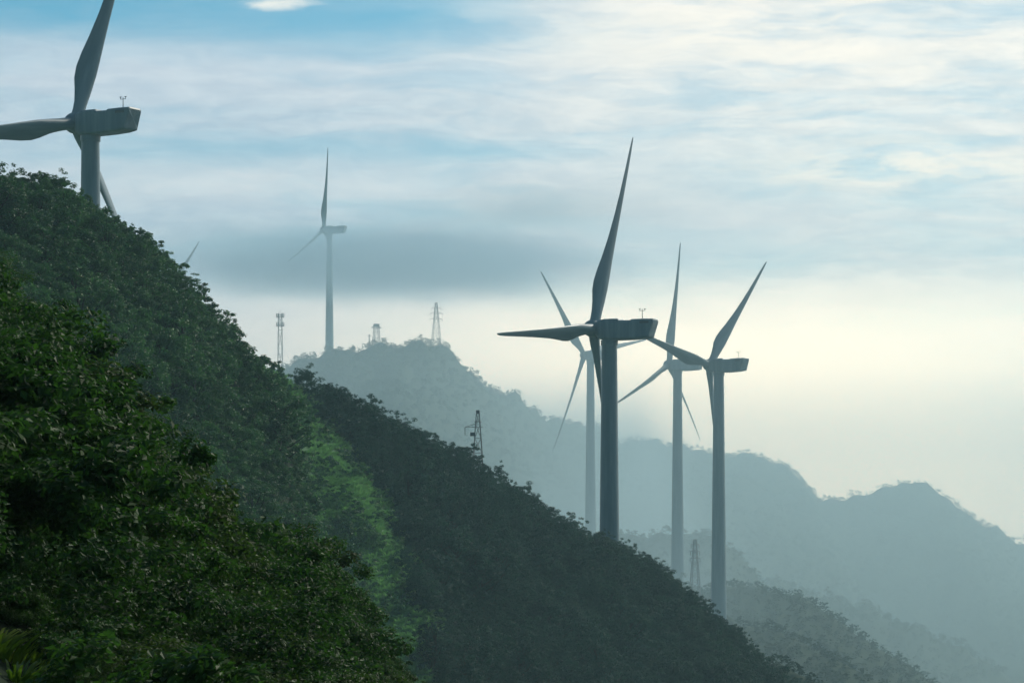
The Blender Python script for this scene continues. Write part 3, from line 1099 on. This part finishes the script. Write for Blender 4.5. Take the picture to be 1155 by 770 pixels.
# wooded ridge and rib
n = 120000
x, y = rg.uniform(-50, 75, n), rg.uniform(280, 516, n)
m_ = in_frame(x, y, 4)
x, y = x[m_], y[m_]
m_ = (in_grass(x, y) < 0.08) & (crest_hill(x, y, *RIDGES['near_spur']) < np.maximum(crest_hill(x, y, *RIDGES['wooded_ridge']), crest_hill(x, y, *RIDGES['grassy_rib'])))
x, y = x[m_], y[m_]
k_ = poisson(x, y, rg.choice([2.3, 3.0, 4.2], len(x)), rg)
x, y = x[k_], y[k_]
z = height(x, y)
hgt, hmax = fit_height(x, y, z, rg.uniform(2.6, 5.2, len(x)) * rg.choice([0.9, 1.0, 1.4], len(x)), SKY_B, 6, rg)
ok = (hgt > 1.2) & visible(x, y, z + hgt)
for v in zip(x[ok], y[ok], z[ok], hgt[ok]):
    cands.append(('ridge', *map(float, v)))

show = np.array([c[4] / c[2] for c in cands])
order = np.argsort(-show)
single = set(order[:285].tolist())
print('tree candidates', len(cands), 'own', sum(c[0] == 'own' for c in cands), 'spur', sum(c[0] == 'spur' for c in cands), 'ridge', sum(c[0] == 'ridge' for c in cands))


def zone_label(zone, px, py_top):
    if zone == 'own':
        if py_top < np.interp(px, *SKY_F) + 45:
            return ('dark leafy tree at the upper edge of the nearest slope, crown before hazier woods', 'trees edging the nearest slope')
        return ('dark green leafy tree packed into the nearest shady slope with single leaves to be seen', 'trees packed into the nearest slope')
    if zone == 'spur':
        if py_top < np.interp(px, *SKY_A) + 26:
            return ('ragged dark tree standing against the sky along the top of the steep near spur', 'skyline trees of the near spur')
        return ('soft green tree on the face of the steep spur below the largest turbine', 'trees on the face of the near spur')
    if py_top < np.interp(px, *SKY_B) + 16:
        return ('small dark tree in the ragged skyline of the long wooded ridge', 'skyline trees of the long wooded ridge')
    return ('blue green tree on the shaded face of the long wooded ridge', 'trees on the face of the long wooded ridge')


SPECIAL = [  # zone, px, py of the treetop, label
    ('spur', 75, 190, 'highest dark treetop on the near spur, beside the tower of the largest turbine'),
    ('spur', 232, 320, 'round dark tree jutting out of the near spur skyline with sky showing through its edge'),
    ('ridge', 537, 503, 'dark bushy tree at the foot of the small lattice mast on the ridge'),
    ('own', 383, 590, 'dark feathery tree with a bare twig, standing out before the bright grassy gully'),
    ('own', 120, 350, 'broad dark tree with layered sprays reaching out before the misty spur'),
    ('own', 248, 485, 'spreading dark tree at the middle of the nearest slope edge, before the spur'),
]
special_of = {}
for zone, sx, sy, lab in SPECIAL:
    best, bi = 1e9, None
    for i in single:
        c = cands[i]
        if c[0] != zone or i in special_of:
            continue
        px, pt = CX + F * c[1] / c[2], HY - F * (c[3] + c[4]) / c[2]
        dd = math.hypot(px - sx, pt - sy)
        if dd < best:
            best, bi = dd, i
    if bi is not None:
        special_of[bi] = lab


def plant(zone, proto, x, y, z, h, rz, wide, label, group):
    root = empty('tree', (x, y, z), rz)
    s = h / 4.6
    tag(root, label, 'tree', group)
    for nm, me in zip(('trunk', 'crown'), proto):
        o = link(nm, me, root)
        o.scale = (s * wide, s * wide, s)
    return root


stuff_pts = []
for i, c in enumerate(cands):
    zone, x, y, z, h = c
    px, pt = CX + F * x / y, HY - F * (z + h) / y
    ri = random.Random(i * 7 + 3)
    protos = NEAR if zone == 'own' else MID if zone == 'spur' else RIDGE
    wide = ri.uniform(0.95, 1.3) * (1.25 if h < 2.6 else 1.0)
    if i in single:
        lab, grp = zone_label(zone, px, pt)
        if i in special_of:
            lab, grp = special_of[i], None
        t_ = plant(zone, protos[ri.randrange(5)], x, y, z, h, ri.uniform(0, 6.28), wide, lab, grp)
        if i in special_of and 'bare twig' in lab:
            mb = MB()
            mb.bar((-0.9, 0, 0.9), (-0.35, 0.1, 1.3), 0.022, 0.015, 5)
            mb.bar((-0.35, 0.1, 1.3), (0.1, 0.0, 1.75), 0.015, 0.006, 4)
            mb.bar((-0.35, 0.1, 1.3), (0.0, 0.3, 1.4), 0.01, 0.005, 4)
            o = link('bare_branch', mb.mesh('bare_branch', BARK), t_)
            tag(o, 'bare pale twig sticking out')
    else:
        stuff_pts.append((x, y, z, h / 4.6 * wide, h / 4.6, ri.uniform(0, 6.28), ri.randrange(5) + (8 if zone == 'ridge' else 0), zone))


# ------------------------------------------------------------------ uncountable growth (one object each)
def proto_collection(name, meshes):
    c = bpy.data.collections.new(name)
    for i, me in enumerate(meshes):
        o = bpy.data.objects.new('%s_%02d' % (name, i), me)
        c.objects.link(o)
    return c


def scatter(name, pts, sxy, sz, rot, idx, coll, label, cat):
    """pts N x 3, rot N x 3; one object whose geometry nodes copy small plants onto its points"""
    n = len(pts)
    me = bpy.data.meshes.new(name)
    me.vertices.add(n)
    me.vertices.foreach_set('co', np.asarray(pts, np.float32).ravel())
    for nm, typ, val in (('size', 'FLOAT_VECTOR', np.stack([sxy, sxy, sz], 1)), ('turn', 'FLOAT_VECTOR', rot)):
        a = me.attributes.new(nm, typ, 'POINT')
        a.data.foreach_set('vector', np.asarray(val, np.float32).ravel())
    a = me.attributes.new('which', 'INT', 'POINT')
    a.data.foreach_set('value', np.asarray(idx, np.int32))
    o = link(name, me)
    tag(o, label, cat, None, 'stuff')
    ng = bpy.data.node_groups.new(name + '_growth', 'GeometryNodeTree')
    ng.interface.new_socket('Geometry', in_out='INPUT', socket_type='NodeSocketGeometry')
    ng.interface.new_socket('Geometry', in_out='OUTPUT', socket_type='NodeSocketGeometry')
    N, L = ng.nodes, ng.links
    gi, go = N.new('NodeGroupInput'), N.new('NodeGroupOutput')
    mp = N.new('GeometryNodeMeshToPoints')
    L.new(gi.outputs[0], mp.inputs['Mesh'])
    ci = N.new('GeometryNodeCollectionInfo')
    ci.inputs['Collection'].default_value = coll
    ci.inputs['Separate Children'].default_value = True
    ci.inputs['Reset Children'].default_value = True
    ip = N.new('GeometryNodeInstanceOnPoints')
    L.new(mp.outputs[0], ip.inputs['Points'])
    L.new(ci.outputs[0], ip.inputs['Instance'])
    ip.inputs['Pick Instance'].default_value = True

    def attr(nm, typ):
        a_ = N.new('GeometryNodeInputNamedAttribute')
        a_.data_type = typ
        a_.inputs['Name'].default_value = nm
        return a_.outputs['Attribute']
    L.new(attr('which', 'INT'), ip.inputs['Instance Index'])
    e2r = N.new('FunctionNodeEulerToRotation')
    L.new(attr('turn', 'FLOAT_VECTOR'), e2r.inputs[0])
    L.new(e2r.outputs[0], ip.inputs['Rotation'])
    L.new(attr('size', 'FLOAT_VECTOR'), ip.inputs['Scale'])
    L.new(ip.outputs[0], go.inputs[0])
    md = o.modifiers.new('growth', 'NODES')
    md.node_group = ng
    return o


C_MID = proto_collection('slope_growth', [p[1] for p in MID] + MIDBUSH + [p[1] for p in RIDGE] + RIDGEBUSH)
C_BUSH = proto_collection('near_growth', BUSH)
C_FAR = proto_collection('far_growth', FARC)

# the rest of the woods on the spur and the ridge, with bushes filling the gaps
sp = [s_ for s_ in stuff_pts]
pts = [(s_[0], s_[1], s_[2]) for s_ in sp]
sxy = [s_[3] for s_ in sp]
szz = [s_[4] for s_ in sp]
rots = [(0, 0, s_[5]) for s_ in sp]
idx = [s_[6] for s_ in sp]
n = 110000
x, y = rg.uniform(-72, 78, n), rg.uniform(124, 516, n)
m_ = in_frame(x, y, 3)
x, y = x[m_], y[m_]
gr = in_grass(x, y)
m_ = (gr < 0.2) | (rg.uniform(0, 1, len(x)) < np.where(wnoise(x + 40, y * 0.5, W_MID) > 1.0, 0.45, 0.02))
x, y = x[m_], y[m_]
k_ = poisson(x, y, 1.9, rg)
x, y = x[k_], y[k_]
z = height(x, y)
ok = visible(x, y, z + 1.6, 50)
x, y, z = x[ok], y[ok], z[ok]
s_ = rg.uniform(0.7, 1.5, len(x))
pts += list(zip(x, y, z))
sxy += list(s_ * 1.1)
szz += list(s_)
rots += [(0, 0, a) for a in rg.uniform(0, 6.28, len(x))]
on_ridge = (crest_hill(x, y, *RIDGES['near_spur']) < crest_hill(x, y, *RIDGES['wooded_ridge'])) & (in_grass(x, y) < 0.1)
idx += list(rg.integers(5, 8, len(x)) + 8 * on_ridge)
scatter('forest', np.array(pts), np.array(sxy), np.array(szz), np.array(rots), np.array(idx), C_MID,
        'dense green forest and scrub covering the spur and the ridge between single trees', 'forest')
print('forest', len(pts))

Y_CLUMP = hit(20, 738, 8.0)[1] + 0.3

# shrubs that close the nearest slope
n = 70000
x, y = rg.uniform(-26, 3, n), rg.uniform(13, 124, n)
m_ = in_frame(x, y, 1.0) & (own_slope(x, y) > height(x, y) - 1.0)
x, y = x[m_], y[m_]
k_ = poisson(x, y, 0.72 + 0.005 * y, rg)
x, y = x[k_], y[k_]
z = height(x, y)
hgt = rg.uniform(0.9, 2.0, len(x)) * np.clip(y / 24, 0.35, 1)
hgt, hmax = fit_height(x, y, z, hgt, SKY_F, 14, rg, 0.4)
ok = (hgt > 0.35) & visible(x, y, z + hgt, 50)
x, y, z, hgt = x[ok], y[ok], z[ok], hgt[ok]
# the grass clumps at the foot of the slope stand free
ok = ~((CX + F * x / y < 105) & (y < Y_CLUMP))
x, y, z, hgt = x[ok], y[ok], z[ok], hgt[ok]
xb, yb = rg.uniform(-9, 1, 22000), rg.uniform(15.0, 62, 22000)
m_ = (np.abs(xb) < 0.185 * yb) & (CX + F * xb / yb < np.where(yb < 34, 330, 440)) & ((yb < 34) | (CX + F * xb / yb > 330))
xb, yb = xb[m_], yb[m_]
k_ = poisson(xb, yb, 0.36, rg)
xb, yb = xb[k_], yb[k_]
m_ = ~((CX + F * xb / yb < 95) & (yb < Y_CLUMP))
xb, yb = xb[m_], yb[m_]
hb = rg.uniform(0.30, 0.62, len(xb))
x, y, z, hgt = np.concatenate([x, xb]), np.concatenate([y, yb]), np.concatenate([z, height(xb, yb)]), np.concatenate([hgt, hb])
ww = np.maximum(hgt / 1.5, np.where(hgt < 0.65, 0.32, 0.6)) * rg.uniform(0.85, 1.2, len(x))
scatter('undergrowth', np.stack([x, y, z], 1), ww, hgt / 1.5, np.stack([rg.normal(0, 0.2, len(x)), rg.normal(0, 0.2, len(x)), rg.uniform(0, 6.28, len(x))], 1),
        rg.integers(0, 3, len(x)), C_BUSH, 'leafy shrubs and vines covering the ground of the nearest slope', 'undergrowth')
print('undergrowth', len(x))

# far woods beyond the turbines
n = 420000
d_ = np.exp(rg.uniform(math.log(570), math.log(2650), n))
x, y = rg.uniform(-0.188, 0.188, n) * d_, d_
k_ = poisson(x, y, 2.7 + (y - 570) * 0.0014, rg)
x, y = x[k_], y[k_]
z = height(x, y)
ok = (z > BASE_Z + 6)
x, y, z = x[ok], y[ok], z[ok]
py_ = HY - F * (z + 3) / y
ok = (py_ < 800)
x, y, z = x[ok], y[ok], z[ok]
ok = visible(x, y, z + 4.0, 60)
x, y, z = x[ok], y[ok], z[ok]
clear = np.ones(len(x), bool)
for o in scene.objects:
    if o.name.startswith('wind_turbine'):
        clear &= np.hypot(x - o.location.x, y - o.location.y) > 7.0
x, y, z = x[clear], y[clear], z[clear]
s_ = rg.uniform(0.34, 0.64, len(x)) * (1 + np.clip((y - 1300) / 2200, 0, 0.1))
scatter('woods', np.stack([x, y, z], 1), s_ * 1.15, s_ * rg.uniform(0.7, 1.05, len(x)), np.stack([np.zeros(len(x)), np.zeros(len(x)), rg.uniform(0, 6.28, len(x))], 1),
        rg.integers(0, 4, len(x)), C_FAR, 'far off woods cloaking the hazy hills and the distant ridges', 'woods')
print('woods', len(x))


# ------------------------------------------------------------------ grass of the gully, grass clumps, rocks
def tuft_mesh(seed, n, length, width, spread, mat, droop=0.6):
    rg_ = np.random.default_rng(seed)
    V, Q, T_ = [], [], []
    for i in range(n):
        a = rg_.uniform(0, 6.28)
        L_ = length * rg_.uniform(0.55, 1.15)
        out = np.array([math.cos(a), math.sin(a), 0])
        base = out * spread * rg_.uniform(0, 0.35) + np.array([0, 0, -0.08])
        side = np.array([-math.sin(a), math.cos(a), 0]) * width * 0.5
        tilt = rg_.uniform(0.15, 0.75)
        b0 = len(V)
        seg = 5
        for k in range(seg + 1):
            f = k / seg
            p = base + out * L_ * (tilt * f * 0.75 + droop * 0.45 * f * f) + np.array([0, 0, 1.0]) * L_ * (f - droop * 0.62 * f * f)
            w_ = side * (1 - f ** 2.2) * (0.55 + 0.9 * f if f < 0.5 else 1.0)
            V += [p - w_, p + w_]
        for k in range(seg):
            Q.append((b0 + 2 * k, b0 + 2 * k + 1, b0 + 2 * k + 3, b0 + 2 * k + 2))
        T_ += [rg_.uniform(0, 1)] * seg
    return mesh_np('grass_blades', V, Q, None, mat, True, {'tone': ('FACE', T_)})


C_TUFT = proto_collection('gully_growth', [tuft_mesh(i, 46, 0.9, 0.10, 0.9, GRASS) for i in range(3)])
n = 110000
x, y = rg.uniform(-42, 4, n), rg.uniform(320, 472, n)
m_ = in_grass(x, y) > rg.uniform(0.1, 0.6, n)
x, y = x[m_], y[m_]
k_ = poisson(x, y, 0.6, rg)
x, y = x[k_], y[k_]
z = height(x, y)
ok = visible(x, y, z + 0.7, 50)
x, y, z = x[ok], y[ok], z[ok]
s_ = rg.uniform(0.6, 1.4, len(x))
scatter('grass', np.stack([x, y, z], 1), s_ * 1.2, s_, np.stack([np.zeros(len(x)), np.zeros(len(x)), rg.uniform(0, 6.28, len(x))], 1), rg.integers(0, 3, len(x)), C_TUFT,
        'bright green grass growing down the steep gully between spur and ridge', 'grass')
print('grass', len(x))

YG = 'bright yellow green clump of broad arching blades at the foot of the nearest slope'
for k, (px, py, sc_, n_, wd, lab) in enumerate([
        (-6, 736, 0.44, 150, 0.030, YG), (16, 766, 0.36, 140, 0.026, YG), (32, 744, 0.30, 120, 0.024, YG),
        (66, 760, 0.36, 190, 0.012, 'fine bladed dark green grass clump drooping beside the bright yellow green ones')]):
    g = hit(px, py, 8.0)
    o = link('grass_clump', tuft_mesh(60 + k, n_, sc_, wd, 0.6, GRASS_NEAR if k < 3 else GRASS, 0.85))
    o.location = (g[0], g[1], h1(g[0], g[1]))
    o.rotation_euler = (0, 0, 1.9 * k)
    tag(o, lab, 'grass clump', 'bright grass clumps at the slope foot' if k < 3 else None)

rock_me = []
for k in range(3):
    bm = bmesh.new()
    bmesh.ops.create_icosphere(bm, subdivisions=3, radius=1.0)
    r_ = random.Random(k + 40)
    cuts = [Vector((r_.gauss(0, 1), r_.gauss(0, 1), r_.gauss(0, 1))).normalized() for _ in range(9)]
    for v in bm.verts:
        for c in cuts:
            dd = v.co.dot(c) - 0.62
            if dd > 0:
                v.co -= c * dd * 0.9
        v.co.z *= 0.8
        v.co += Vector((r_.gauss(0, 0.02), r_.gauss(0, 0.02), r_.gauss(0, 0.02)))
    me = bpy.data.meshes.new('rock')
    bm.to_mesh(me)
    bm.free()
    me.materials.append(ROCK)
    rock_me.append(me)
for k, (px, py, s, lab) in enumerate([
        (479, 684, 0.75, 'largest pale rock outcrop showing through scrub at the lower edge of the grassy gully'),
        (495, 718, 0.42, 'small bright rock below the largest pale outcrop in the gully scrub'),
        (484, 741, 0.50, 'dull pale rock lowest in the scrub of the gully edge'),
        (456, 680, 0.34, 'tiny grey rock just uphill and left of the largest pale outcrop')]):
    g = hit(px, py, 240.0, 800.0)
    if g:
        o = link('rock', rock_me[k % 3])
        o.location = (g[0], g[1], g[2] + s * 0.25)
        o.scale = (s * 0.8, s * 0.9, s * 1.3)
        o.rotation_euler = (0.2 * k, 0.1, 1.3 * k)
        tag(o, lab.replace(' and left', ''), 'rock')
